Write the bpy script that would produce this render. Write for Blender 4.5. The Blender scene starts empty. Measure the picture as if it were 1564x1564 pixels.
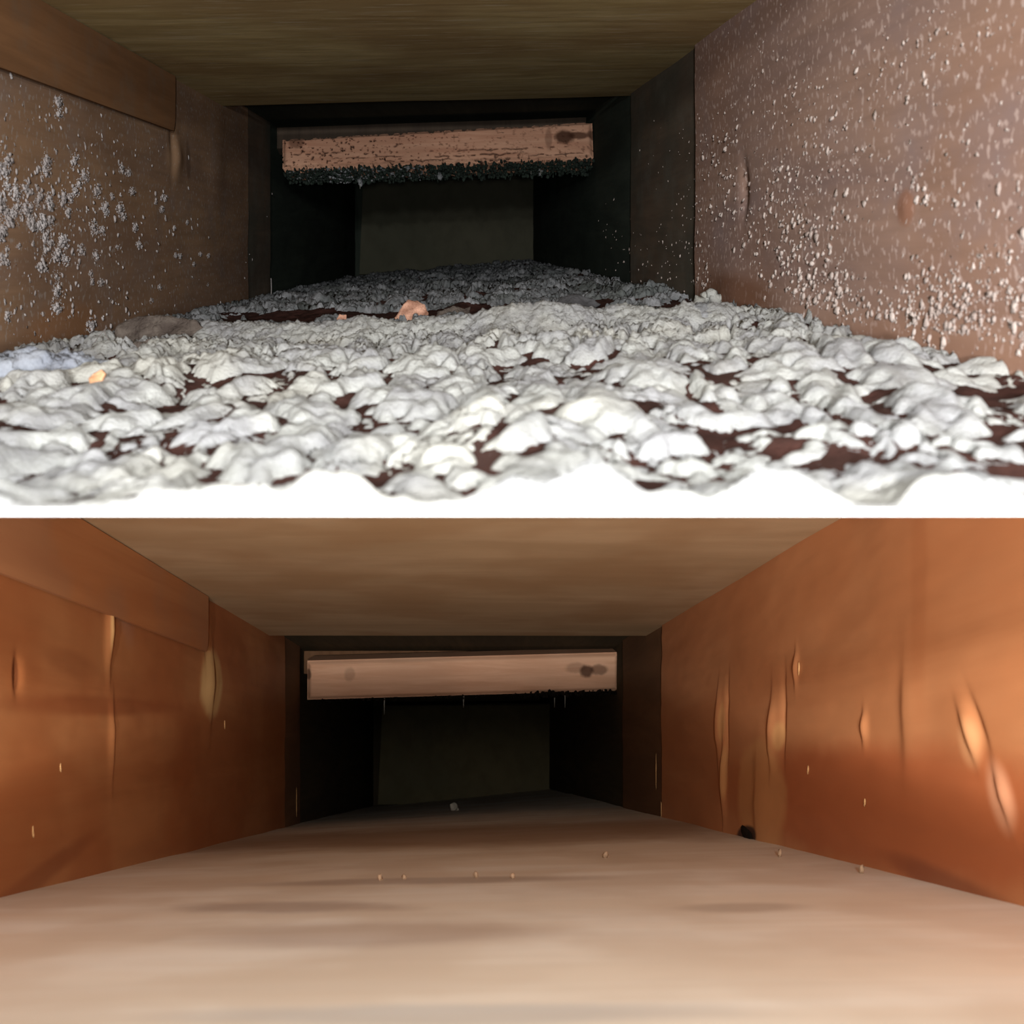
import bpy, bmesh, math, random
import numpy as np
from mathutils import Vector, noise as mnoise
random.seed(7); rng = np.random.default_rng(7)
SC = bpy.context.scene
COL = SC.collection
F = 1400.0                      # focal length in pixels of the 1564 px frame

# ------------------------------------------------------------------ camera, world, lights, exposure
cam_d = bpy.data.cameras.new('camera'); cam = bpy.data.objects.new('camera', cam_d); COL.objects.link(cam)
cam_d.sensor_width = 36; cam_d.lens = F * 36 / 1564
cam.rotation_euler = (math.pi / 2, 0, 0); cam.location = (0, 0, 0)
cam_d.clip_start = 0.01; cam_d.clip_end = 50
cam_d.dof.use_dof = True; cam_d.dof.focus_distance = 0.72; cam_d.dof.aperture_fstop = 24
SC.camera = cam
SC.view_settings.view_transform = 'Standard'; SC.view_settings.look = 'None'
SC.view_settings.gamma = 1; SC.view_settings.use_curve_mapping = False
SC.view_settings.exposure = 0.0
w = bpy.data.worlds.new('world'); SC.world = w; w.use_nodes = True
w.node_tree.nodes['Background'].inputs[0].default_value = (0.55, 0.8, 0.75, 1)
w.node_tree.nodes['Background'].inputs[1].default_value = 0.05

def spot(name, loc, aim, power, col, size=150, rad=0.012, blend=0.6):
    d = bpy.data.lights.new(name, 'SPOT'); d.energy = power; d.color = col; d.spot_size = math.radians(size)
    d.spot_blend = blend; d.shadow_soft_size = rad
    o = bpy.data.objects.new(name, d); COL.objects.link(o); o.location = loc
    o.rotation_euler = (Vector(aim) - Vector(loc)).to_track_quat('-Z', 'Y').to_euler()
    return o
spot('fill_lamp', (0.0, -0.50, 0.0), (0.0, 1.0, 0.0), 19.0, (1.0, 0.985, 0.96), 110)  # added fill behind the camera, flattens the falloff along both ducts
spot('phone_lamp', (0.01, -0.13, -0.04), (0.0, 1.0, 0.0), 9.0, (1.0, 0.985, 0.96), 150)
spot('phone_lamp', (0.02, -0.10, 0.065), (0.0, 1.0, 0.0), 8.0, (1.0, 0.985, 0.96), 150)

# ------------------------------------------------------------------ the two ducts, as planes
class Duct: pass
U = Duct(); U.K = 222.; U.vx = 690.; U.l = 1.33; U.r = 1.0
U.fl = (388., .34); U.fr = (372., .255); U.cl = (355.5, -.739); U.cr = (338., -.727); U.up = True
D = Duct(); D.K = 259.; D.vx = 697.; D.l = 1.0; D.r = 1.0
D.fl = (1200., .244); D.fr = (1172., .243); D.cl = (1142., -.597); D.cr = (1142., -.597); D.up = False
def xl(d, Y): return ((d.vx - 782) * Y - d.l * d.K) / F
def xr(d, Y): return ((d.vx - 782) * Y + d.r * d.K) / F
def zz(d, ab, Y): return ((782 - ab[0]) * Y - ab[1] * d.K) / F
def floor_z(d, t, Y): return (1 - t) * zz(d, d.fl, Y) + t * zz(d, d.fr, Y)
def ceil_z(d, t, Y): return (1 - t) * zz(d, d.cl, Y) + t * zz(d, d.cr, Y)
def pt(px, py, Y): return Vector(((px - 782) * Y / F, Y, (782 - py) * Y / F))
def on_floor(d, px, py):
    Y = .5
    for _ in range(40):
        X = (px - 782) * Y / F; t = min(1, max(0, (X - xl(d, Y)) / (xr(d, Y) - xl(d, Y))))
        a = d.fl[0] * (1 - t) + d.fr[0] * t; b = d.fl[1] * (1 - t) + d.fr[1] * t
        Y = .5 * Y + .5 * d.K / max(20, (py - a) / b)
    return pt(px, py, Y)
def on_wall(d, side, px, py):
    s = (px - d.vx) / d.r if side > 0 else (d.vx - px) / d.l
    return pt(px, py, d.K / s)
def on_ceil(d, px, py):
    Y = .5
    for _ in range(40):
        X = (px - 782) * Y / F; t = min(1, max(0, (X - xl(d, Y)) / (xr(d, Y) - xl(d, Y))))
        a = d.cl[0] * (1 - t) + d.cr[0] * t; b = d.cl[1] * (1 - t) + d.cr[1] * t
        Y = .5 * Y + .5 * d.K / max(20, (py - a) / b)
    return pt(px, py, Y)

# ------------------------------------------------------------------ numpy noise
def h2(ix, iy, seed):
    n = (ix.astype(np.int64) * 374761393 + iy.astype(np.int64) * 668265263 + seed * 144269504) & 0xffffffff
    n = ((n ^ (n >> 13)) * 1274126177) & 0xffffffff
    n = ((n ^ (n >> 16)) * 974634777) & 0xffffffff
    return ((n >> 5) & 0xffffff) / float(0xffffff)
def vn(x, y, seed=0):
    ix = np.floor(x); iy = np.floor(y); fx = x - ix; fy = y - iy
    fx = fx * fx * (3 - 2 * fx); fy = fy * fy * (3 - 2 * fy)
    a = h2(ix, iy, seed); b = h2(ix + 1, iy, seed); c = h2(ix, iy + 1, seed); e = h2(ix + 1, iy + 1, seed)
    return (a * (1 - fx) + b * fx) * (1 - fy) + (c * (1 - fx) + e * fx) * fy
def fbm(x, y, seed=0, o=4):
    r = 0; a = .5; t = 0
    for k in range(o):
        r = r + a * vn(x * 2 ** k, y * 2 ** k, seed + k * 17); t += a; a *= .5
    return r / t
def voro(x, y, seed):
    ix = np.floor(x); iy = np.floor(y)
    f1 = np.full(x.shape, 9.); f2 = np.full(x.shape, 9.); idd = np.zeros(x.shape, np.int64)
    for dx in (-1, 0, 1):
        for dy in (-1, 0, 1):
            cx = ix + dx; cy = iy + dy
            px = cx + .08 + .84 * h2(cx, cy, seed); py = cy + .08 + .84 * h2(cx, cy, seed + 5)
            dd = np.sqrt((px - x) ** 2 + (py - y) ** 2)
            cid = ((cx + 4000) * 10000 + (cy + 4000)).astype(np.int64)
            nearer = dd < f1
            f2 = np.where(nearer, f1, np.minimum(f2, dd)); idd = np.where(nearer, cid, idd); f1 = np.where(nearer, dd, f1)
    return f1, f2, idd
def sm(a, b, x):
    t = np.clip((x - a) / (b - a), 0, 1); return t * t * (3 - 2 * t)

# ------------------------------------------------------------------ mesh helpers
def link(o, parent=None, **props):
    COL.objects.link(o)
    if parent is not None: o.parent = parent
    for k, v in props.items(): o[k] = v
    return o
def np_mesh(name, V, Q, uv=None, mat=None, smooth=True, attr=None):
    me = bpy.data.meshes.new(name)
    n = Q.shape[1]
    me.vertices.add(len(V)); me.vertices.foreach_set('co', np.ascontiguousarray(V, np.float32).ravel())
    me.loops.add(Q.size); me.loops.foreach_set('vertex_index', np.ascontiguousarray(Q, np.int32).ravel())
    me.polygons.add(len(Q)); me.polygons.foreach_set('loop_start', np.arange(0, Q.size, n, dtype=np.int32))
    if smooth: me.polygons.foreach_set('use_smooth', np.ones(len(Q), bool))
    if uv is not None:
        l = me.uv_layers.new(name='UVMap'); l.data.foreach_set('uv', np.ascontiguousarray(uv[Q.ravel()], np.float32).ravel())
    if attr is not None:
        for an, av in attr.items():
            a = me.attributes.new(an, 'FLOAT', 'POINT'); a.data.foreach_set('value', np.ascontiguousarray(av, np.float32))
    if mat: me.materials.append(mat)
    me.update(); me.validate()
    return me
def quads(n, m, off=0, flip=False):
    i = np.arange((n - 1) * (m - 1)); r = i // (m - 1); c = i % (m - 1)
    a = r * m + c + off
    q = np.stack([a, a + 1, a + m + 1, a + m], 1)
    return q[:, ::-1] if flip else q
def slab(name, A, B, mat, parent=None, uv=None, **props):
    """closed solid between the grid A (seen face) and the grid B (hidden face), both n x m x 3"""
    n, m = A.shape[:2]
    V = np.concatenate([A.reshape(-1, 3), B.reshape(-1, 3)]); N = n * m
    fs = [quads(n, m), quads(n, m, N, True)]
    def strip(ids):
        return np.stack([ids[:-1], ids[:-1] + N, ids[1:] + N, ids[1:]], 1)
    r0 = np.arange(m); fs.append(strip(r0)); fs.append(strip((n - 1) * m + r0)[:, ::-1])
    c0 = np.arange(n) * m; fs.append(strip(c0)[:, ::-1]); fs.append(strip(c0 + m - 1))
    Q = np.concatenate(fs)
    if uv is None: uv2 = np.zeros((2 * N, 2))
    else: uv2 = np.concatenate([uv.reshape(-1, 2)] * 2)
    me = np_mesh(name, V, Q, uv2, mat)
    bm = bmesh.new(); bm.from_mesh(me); bmesh.ops.recalc_face_normals(bm, faces=bm.faces[:])
    for e in bm.edges:
        if len(e.link_faces) == 2 and e.calc_face_angle(0) > 1.0: e.smooth = False
    bm.to_mesh(me); bm.free()
    o = bpy.data.objects.new(name, me)
    return link(o, parent, **props)
def empty(name, loc, parent=None, **props):
    o = bpy.data.objects.new(name, None); o.location = loc; o.empty_display_size = .02
    return link(o, parent, **props)
def put(name, me, base, parent=None, **props):
    """object whose mesh is in world coordinates, moved so that its origin is at base"""
    o = bpy.data.objects.new(name, me)
    me.transform(__import__('mathutils').Matrix.Translation(-Vector(base)))
    pl = Vector((0, 0, 0)) if parent is None else parent.location
    o.location = Vector(base) - pl
    return link(o, parent, **props)

# ------------------------------------------------------------------ materials
def nt(name, rough=.7, spec=.25):
    m = bpy.data.materials.new(name); m.use_nodes = True; t = m.node_tree
    b = t.nodes['Principled BSDF']; b.inputs['Roughness'].default_value = rough
    b.inputs['Specular IOR Level'].default_value = spec
    return m, t, b
def N(t, ty, **kw):
    n = t.nodes.new(ty)
    for k, v in kw.items():
        if k.startswith('i_'): n.inputs[k[2:].replace('_', ' ')].default_value = v
        else: setattr(n, k, v)
    return n
def srgb(r, g, b):
    f = lambda c: (c / 255 / 12.92) if c <= 10 else ((c / 255 + .055) / 1.055) ** 2.4
    return (f(r), f(g), f(b), 1)
def mixc(t, fac, a, b, mode='MIX'):
    n = t.nodes.new('ShaderNodeMix'); n.data_type = 'RGBA'; n.blend_type = mode; n.clamp_factor = True
    if isinstance(fac, (int, float)): n.inputs[0].default_value = fac
    else: t.links.new(fac, n.inputs[0])
    for k, v in ((6, a), (7, b)):
        if isinstance(v, tuple): n.inputs[k].default_value = v
        else: t.links.new(v, n.inputs[k])
    return n.outputs[2]
def noise(t, vec, scale, detail=4, rough=.55, scl=(1, 1, 1), loc=(0, 0, 0), dist=0):
    mp = N(t, 'ShaderNodeMapping'); mp.inputs['Scale'].default_value = scl; mp.inputs['Location'].default_value = loc
    t.links.new(vec, mp.inputs[0])
    n = N(t, 'ShaderNodeTexNoise'); n.inputs['Scale'].default_value = scale; n.inputs['Detail'].default_value = detail
    n.inputs['Roughness'].default_value = rough; n.inputs['Distortion'].default_value = dist
    t.links.new(mp.outputs[0], n.inputs['Vector']); return n.outputs['Fac']
def ramp(t, v, a, b, va=0., vb=1.):
    n = N(t, 'ShaderNodeMapRange'); n.interpolation_type = 'SMOOTHSTEP'
    n.inputs['From Min'].default_value = a; n.inputs['From Max'].default_value = b
    n.inputs['To Min'].default_value = va; n.inputs['To Max'].default_value = vb
    t.links.new(v, n.inputs['Value']); return n.outputs['Result']
def mth(t, op, a, b=None):
    n = N(t, 'ShaderNodeMath', operation=op)
    for k, v in ((0, a), (1, b)):
        if v is None: continue
        if isinstance(v, (int, float)): n.inputs[k].default_value = v
        else: t.links.new(v, n.inputs[k])
    return n.outputs[0]
def blot(t, vec, c, r, rot=0., soft=.5, wob=.25, ws=30.):
    """mask of one ragged elliptic mark, own colour or painted light: c centre, r radii in metres on the surface"""
    mp = N(t, 'ShaderNodeMapping', vector_type='TEXTURE'); mp.inputs['Location'].default_value = (c[0], c[1], 0)
    mp.inputs['Rotation'].default_value = (0, 0, rot); mp.inputs['Scale'].default_value = (r[0], r[1], 1)
    t.links.new(vec, mp.inputs[0])
    ln = N(t, 'ShaderNodeVectorMath', operation='LENGTH'); t.links.new(mp.outputs[0], ln.inputs[0])
    nz = noise(t, vec, ws, 3)
    d = mth(t, 'ADD', ln.outputs['Value'], mth(t, 'MULTIPLY', mth(t, 'SUBTRACT', nz, .5), wob * 2))
    return ramp(t, d, 1.0 + soft * .5, 1.0 - soft * .5)
def wood(name, c1, c2, grain=(4, 60), rough=.6, spec=.3, blots=(), fine=.35, dirt=None, bump=.0006, big=None, cloud=6., contrast=(.35, .65), speck=None):
    m, t, b = nt(name, rough, spec)
    uv = N(t, 'ShaderNodeUVMap').outputs[0]
    g = noise(t, uv, 1, 5, .6, (grain[0], grain[1], 1), dist=.6)
    g2 = noise(t, uv, 1, 3, .6, (grain[0] * 4, grain[1] * 6, 1))
    cl = noise(t, uv, cloud, 3, .5)
    c = mixc(t, ramp(t, g, *contrast), c1, c2)
    c = mixc(t, mth(t, 'MULTIPLY', ramp(t, g2, .4, .7), fine), c, tuple(x * .55 for x in c1[:3]) + (1,))
    if big: c = mixc(t, ramp(t, cl, .42, .62, 0, big[1]), c, big[0])
    if dirt:
        dn = noise(t, uv, dirt[2], 4, .65, dirt[3] if len(dirt) > 3 else (1, 1, 1), (3, 7, 0))
        c = mixc(t, ramp(t, dn, dirt[4] if len(dirt) > 4 else .45, dirt[5] if len(dirt) > 5 else .75, 0, dirt[1]), c, dirt[0])
    if speck:
        sn = noise(t, uv, 1, 2, .5, (380, 220, 1), (1, 4, 0))
        c = mixc(t, ramp(t, sn, speck[2], speck[2] + .08, 0, speck[1]), c, speck[0])
    for bl in blots:
        mk = blot(t, uv, bl[0], bl[1], bl[2], bl[3], bl[4] if len(bl) > 6 else .25)
        c = mixc(t, mth(t, 'MULTIPLY', mk, bl[-1]), c, bl[-2])
    t.links.new(c, b.inputs['Base Color'])
    bp = N(t, 'ShaderNodeBump'); bp.inputs['Distance'].default_value = bump; bp.inputs['Strength'].default_value = 1
    t.links.new(g, bp.inputs['Height']); t.links.new(bp.outputs[0], b.inputs['Normal'])
    return m
def dustmat(name, c1, c2, scale=60, rough=1.0, fine=900, bump=.0006, c3=None):
    m, t, b = nt(name, rough, .05)
    geo = N(t, 'ShaderNodeNewGeometry').outputs['Position']
    n1 = noise(t, geo, scale, 4, .6); n2 = noise(t, geo, fine, 3, .6)
    c = mixc(t, ramp(t, n1, .35, .65), c1, c2)
    c = mixc(t, ramp(t, n2, .35, .75, 0, .35), c, tuple(x * .6 for x in c1[:3]) + (1,))
    if c3: c = mixc(t, ramp(t, noise(t, geo, scale * .35, 3, .5, loc=(4, 2, 1)), .5, .65, 0, .8), c, c3)
    t.links.new(c, b.inputs['Base Color'])
    bp = N(t, 'ShaderNodeBump'); bp.inputs['Distance'].default_value = bump
    t.links.new(n2, bp.inputs['Height']); t.links.new(bp.outputs[0], b.inputs['Normal'])
    return m
def wuv(d, side, px, py):           # wall uv (metres) of a pixel
    p = on_wall(d, side, px, py); return (p.y, p.z - .29 * p.y if d.up else p.z + .26 * p.y)
def fuv(d, px, py): p = on_floor(d, px, py); return (p.y, p.x)
def cuv(d, px, py): p = on_ceil(d, px, py); return (p.y, p.x)
EXEC_PARTS = True

M = {}
# upper duct: dirty timber under dust
M['u_ceiling'] = wood('plywood_dusty', srgb(212, 190, 138), srgb(186, 162, 110), (55, 7), .8, .15,
                      dirt=(srgb(215, 200, 168), .7, 1, (260, 22, 1), .55, .68), big=(srgb(158, 126, 84), .6), bump=.0004)
M['u_wall_left'] = wood('timber_dusty_left', srgb(146, 116, 90), srgb(126, 100, 82), (3, 26), .9, .1, speck=(srgb(150, 140, 132), .6, .58),
                        dirt=(srgb(120, 105, 98), .55, 24), bump=.0008, big=(srgb(112, 86, 66), .5),
                        blots=[(wuv(U, -1, 268, 240), (.022, .016), .2, .6, srgb(160, 128, 98), .55),
                               (wuv(U, -1, 288, 245), (.006, .016), .2, .6, srgb(60, 42, 30), .4),
                               (wuv(U, -1, 100, 500), (.05, .012), .0, .8, srgb(140, 95, 58), .4)])
M['u_wall_right'] = wood('timber_dusty_right', srgb(156, 128, 114), srgb(138, 114, 106), (3, 26), .85, .15, speck=(srgb(190, 168, 160), .7, .57),
                         dirt=(srgb(135, 118, 118), .6, 18), bump=.0006, big=(srgb(140, 106, 86), .5),
                         blots=[(wuv(U, 1, 1385, 318), (.006, .006), 0, .6, srgb(140, 92, 66), .6),
                                (wuv(U, 1, 1120, 450), (.06, .012), 0, .9, srgb(110, 72, 48), .7),
                                (wuv(U, 1, 1420, 540), (.09, .009), .02, .9, srgb(140, 104, 84), .5)])
M['u_wall_far'] = wood('timber_dark_far', srgb(104, 88, 74), srgb(86, 76, 66), (3, 26), .95, .08,
                       dirt=(srgb(100, 98, 90), .5, 30), bump=.0008, big=(srgb(74, 76, 68), .7))  # darker timber for the far stretch of the upper side walls
M['u_back_wall'] = wood('timber_unlit_green', srgb(66, 74, 66), srgb(54, 62, 56), (3, 26), .95, .05, dirt=(srgb(60, 66, 60), .5, 30))  # unlit chamber behind the crossbar: its darkness is put into the timber colour
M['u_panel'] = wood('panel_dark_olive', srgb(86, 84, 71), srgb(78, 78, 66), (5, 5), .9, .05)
M['u_floor'] = dustmat('floor_dirt_brown', srgb(70, 46, 40), srgb(48, 34, 30), 40)
M['bed'] = dustmat('lint_brown', srgb(72, 48, 43), srgb(50, 34, 30), 90, c3=srgb(64, 48, 44))
M['dust'] = dustmat('dust_grey', srgb(158, 160, 158), srgb(138, 139, 142), 45, c3=srgb(162, 162, 156))
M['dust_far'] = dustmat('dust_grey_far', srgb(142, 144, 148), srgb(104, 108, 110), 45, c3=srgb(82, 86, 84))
M['dust_blue'] = dustmat('dust_bluish', srgb(146, 151, 160), srgb(122, 127, 138), 60)
M['dust_wall'] = dustmat('dust_wall', srgb(165, 160, 160), srgb(140, 132, 130), 60)
M['dust_wall_r'] = dustmat('dust_wall_pale', srgb(178, 166, 160), srgb(152, 138, 132), 60)
M['lint_green'] = dustmat('lint_dark_green', srgb(52, 62, 56), srgb(40, 46, 42), 90)
M['flake_brown'] = dustmat('flake_brown', srgb(92, 84, 78), srgb(66, 58, 54), 90, fine=500, bump=.0015)
M['flake_dark'] = dustmat('flake_dark', srgb(78, 78, 80), srgb(62, 60, 62), 60)
M['chip_tan'] = dustmat('chip_tan', srgb(205, 160, 138), srgb(150, 110, 92), 120)
M['chip_orange'] = dustmat('chip_orange', srgb(226, 176, 140), srgb(190, 140, 104), 120)
M['metal'] = nt('nail_steel', .4, .6)[0]; M['metal'].node_tree.nodes['Principled BSDF'].inputs['Base Color'].default_value = srgb(190, 190, 180)
M['metal'].node_tree.nodes['Principled BSDF'].inputs['Metallic'].default_value = .6
M['white'] = nt('white_border', .6, .3)[0]; M['white'].node_tree.nodes['Principled BSDF'].inputs['Base Color'].default_value = (.95, .95, .95, 1)
M['shade_board_u'] = wood('shade_board_dark', srgb(84, 72, 62), srgb(74, 64, 56), (4, 40), .9, .05)  # board colour carries the shade of the recess above the crossbar
# lower duct: cleaned timber
BL = lambda side, px, py, r, rot, soft, col, f: (wuv(D, side, px, py), r, rot, soft, col, f)
M['d_ceiling'] = wood('plywood_clean', srgb(188, 158, 122), srgb(174, 144, 108), (22, 4), .65, .25, fine=.12,
                      big=(srgb(160, 124, 86), .6), cloud=9, bump=.0002)
M['d_wall_left'] = wood('timber_orange_left', srgb(172, 114, 70), srgb(156, 96, 56), (2.2, 22), .55, .3, fine=.1, bump=.0003,
                        big=(srgb(150, 84, 44), .6), cloud=9,
                        blots=[BL(-1, 322, 1045, (.030, .026), .1, .35, srgb(196, 156, 104), .95),
                               BL(-1, 326, 1040, (.010, .016), .1, .5, srgb(120, 74, 40), .8),
                               BL(-1, 105, 1012, (.03, .006), -.05, .9, srgb(128, 70, 38), .4),
                               BL(-1, 165, 1078, (.12, .005), .04, .9, srgb(128, 64, 32), .55),
                               BL(-1, 165, 955, (.003, .014), 0, .8, srgb(225, 180, 120), .7),
                               BL(-1, 24, 1030, (.004, .006), 0, .5, srgb(110, 60, 34), .7),
                               BL(-1, 160, 820, (.05, .016), -.9, .9, srgb(150, 120, 105), .7),
                               BL(-1, 310, 940, (.012, .02), 0, .9, srgb(110, 66, 38), .4),
                               BL(-1, 60, 1338, (.06, .005), .2, .9, srgb(120, 62, 34), .5)])
M['d_wall_right'] = wood('timber_orange_right', srgb(192, 130, 86), srgb(178, 114, 72), (2.2, 18), .5, .35, fine=.1, bump=.0003,
                         big=(srgb(184, 118, 74), .6), cloud=9,
                         blots=[BL(1, 1300, 1230, (.2, .028), .0, .5, srgb(164, 86, 48), .75),
                                BL(1, 1162, 1215, (.044, .034), .0, .3, srgb(200, 146, 92), .55),
                                BL(1, 1141, 1276, (.021, .0062), -.1, .4, srgb(52, 32, 30), .96),
                                BL(1, 1190, 1125, (.006, .008), 0, .7, srgb(222, 176, 112), .35),  # highlight on the right bulge, painted into the wood colour
                                BL(1, 1104, 1105, (.005, .014), 0, .6, srgb(214, 164, 104), .4),  # painted highlights down the left bulge, this mark and the next
                                BL(1, 1108, 1180, (.006, .018), 0, .6, srgb(214, 164, 104), .4),
                                BL(1, 1480, 1135, (.006, .009), -.5, .8, srgb(232, 176, 124), .4),  # painted highlights on the bulges near the frame edge, with the next mark
                                BL(1, 1528, 1215, (.006, .012), -.5, .8, srgb(230, 178, 140), .4),
                                BL(1, 1405, 900, (.006, .05), 0, .9, srgb(160, 88, 46), .2),
                                BL(1, 1450, 1352, (.05, .005), .1, .9, srgb(120, 66, 44), .6)])
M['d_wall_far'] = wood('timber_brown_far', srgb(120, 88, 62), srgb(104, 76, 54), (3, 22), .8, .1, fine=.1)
M['d_back_wall'] = wood('timber_unlit_brown', srgb(88, 76, 58), srgb(76, 68, 54), (3, 22), .9, .05)  # lack of light in the lower far chamber, painted as dark timber
M['d_panel'] = wood('panel_dark_brown', srgb(112, 102, 76), srgb(100, 94, 72), (5, 5), .9, .05)
M['shade_board_d'] = wood('shade_board_brown', srgb(126, 92, 66), srgb(112, 80, 56), (4, 40), .8, .1)  # recess shade above the lower crossbar, put into a brown board
BF = lambda px, py, r, rot, soft, *a: (fuv(D, px, py), r, rot, soft) + a
M['d_floor'] = wood('plywood_pale', srgb(242, 234, 220), srgb(232, 218, 198), (26, 3), .6, .3, fine=.08, bump=.0001,
                    big=(srgb(216, 198, 176), .6), cloud=14,
                    blots=[BF(430, 1385, (.014, .04), .1, .9, .5, srgb(150, 126, 114), .5),  # dark blots here are soft shadows painted into the floor colour
                           BF(650, 1345, (.012, .07), .05, .9, srgb(150, 124, 108), .5),
                           BF(560, 1425, (.02, .05), 0, .9, srgb(150, 120, 104), .4),
                           BF(700, 1275, (.12, .25), 0, .9, srgb(150, 112, 76), .7),
                           BF(1130, 1385, (.01, .02), 0, .9, srgb(150, 128, 112), .4),
                           BF(700, 1548, (.008, .05), 0, .9, srgb(186, 180, 172), .6)])

NEAR = .142
ZB = 5 * NEAR / F
# ------------------------------------------------------------------ structure
slabV = lambda x0, x1, y0, y1, z0, z1, n=2: (np.array([[(x0, y0, z1), (x1, y0, z1)], [(x0, y1, z1), (x1, y1, z1)]], float),
                                        np.array([[(x0, y0, z0), (x1, y0, z0)], [(x0, y1, z0), (x1, y1, z0)]], float))
A, B = slabV(-.27, .27, NEAR, .46, -ZB, ZB)  # board stands in for the white border strip between the two views
slab('trim_1', A, B, M['white'], kind='structure', label='thin white board edge standing in for the border strip between dusty and clean duct')

def wall(d, side, Y0, Y1, mat, parent, bumps=(), seed=0, off=0., dy=.003, name='wall_panel', amp=.0012):
    ny = max(4, int((Y1 - Y0) / dy)); nz = 90
    Y = np.linspace(Y0, Y1, ny)[:, None] * np.ones((1, nz)); tt = np.linspace(0, 1, nz)[None, :] * np.ones((ny, 1))
    t = 0 if side < 0 else 1
    zb = floor_z(d, t, Y) - .006; zt = ceil_z(d, t, Y) + (.03 * sm(.848, .852, Y) + .004)
    if d.up: zb = np.maximum(zb, ZB + .0003)
    else: zt = np.minimum(zt, -ZB - .0003)
    Z = zb + (zt - zb) * tt
    X = xl(d, Y) if side < 0 else xr(d, Y)
    k = Z - (.29 if d.up else -.26) * Y
    disp = (fbm(Y * 9, k * 30, seed) - .5) * amp * 2 + off
    for (uy, uz, ry, rz, a, ang) in bumps:
        dy_ = Y - uy; dz_ = k - uz; c, s = math.cos(ang), math.sin(ang)
        p = (dy_ * c + dz_ * s) / ry; q = (-dy_ * s + dz_ * c) / rz
        if not d.up: p = np.where(p * (1 if a > 0 else -1) > 0, p * 2.6, p * .9)
        disp = disp + a * np.exp(-(p * p + q * q))
    sg = 1 if side < 0 else -1          # positive displacement goes into the duct
    A = np.stack([X + sg * disp, Y, Z], 2); B = np.stack([X - sg * .016, Y, Z], 2)
    return slab(name, A, B, mat, parent, np.stack([Y, k], 2))
def BU(d, side, px, py, ry, rz, a, ang=0.): u = wuv(d, side, px, py); return (u[0], u[1], ry, rz, a, ang)

# upper duct
w1 = empty('wall_left', (0, 0, 0), kind='structure', label='dusty brown timber side wall on the left of the upper duct')
wall(U, -1, NEAR, .95, M['u_wall_left'], w1, [BU(U, -1, 268, 240, .016, .014, .003), BU(U, -1, 262, 225, .006, .02, -.002),
     BU(U, -1, 330, 250, .03, .04, .002)], 3)
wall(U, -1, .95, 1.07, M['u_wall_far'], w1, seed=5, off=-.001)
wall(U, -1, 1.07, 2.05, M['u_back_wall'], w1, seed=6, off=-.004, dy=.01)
w2 = empty('wall_right', (0, 0, 0), kind='structure', label='brown side wall speckled with pale dust, right of upper duct')
wall(U, 1, NEAR, .598, M['u_wall_right'], w2, [BU(U, 1, 1385, 318, .004, .004, .0008), BU(U, 1, 1135, 290, .006, .014, -.003),
     BU(U, 1, 1120, 450, .03, .02, .002)], 13)
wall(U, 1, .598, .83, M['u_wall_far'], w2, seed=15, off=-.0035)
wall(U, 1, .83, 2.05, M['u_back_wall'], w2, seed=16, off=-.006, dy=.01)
def plane(d, top, Y0, Y1, mat, name, thick, seed=0, amp=.0008, ny=160, nx=120, ext=.014, off=0., **props):
    Y = np.linspace(Y0, Y1, ny)[:, None] * np.ones((1, nx)); t = np.linspace(0, 1, nx)[None, :] * np.ones((ny, 1))
    X = (xl(d, Y) - ext) * (1 - t) + (xr(d, Y) + ext) * t
    tr = np.clip((X - xl(d, Y)) / (xr(d, Y) - xl(d, Y)), -.05, 1.05)
    Z = (ceil_z if top else floor_z)(d, tr, Y) + (fbm(Y * 8, X * 8, seed) - .5) * amp * 2 + off
    Zb = Z + thick if top else Z - thick
    if d.up and not top: Zb = np.maximum(Zb, ZB + .0002); Z = np.maximum(Z, Zb + .0004)
    if (not d.up) and top: Zb = np.minimum(Zb, -ZB - .0002); Z = np.minimum(Z, Zb - .0004)
    return slab(name, np.stack([X, Y, Z], 2), np.stack([X, Y, Zb], 2), mat, None, np.stack([Y, X], 2), **props)
plane(U, True, NEAR, .845, M['u_ceiling'], 'ceiling', .009, 21, kind='structure', label='plywood ceiling with grain running across, over the dusty duct')
plane(U, False, .155, 2.05, M['u_floor'], 'floor', .009, 22, kind='structure', label='brown floor under the dust of the upper duct')
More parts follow.
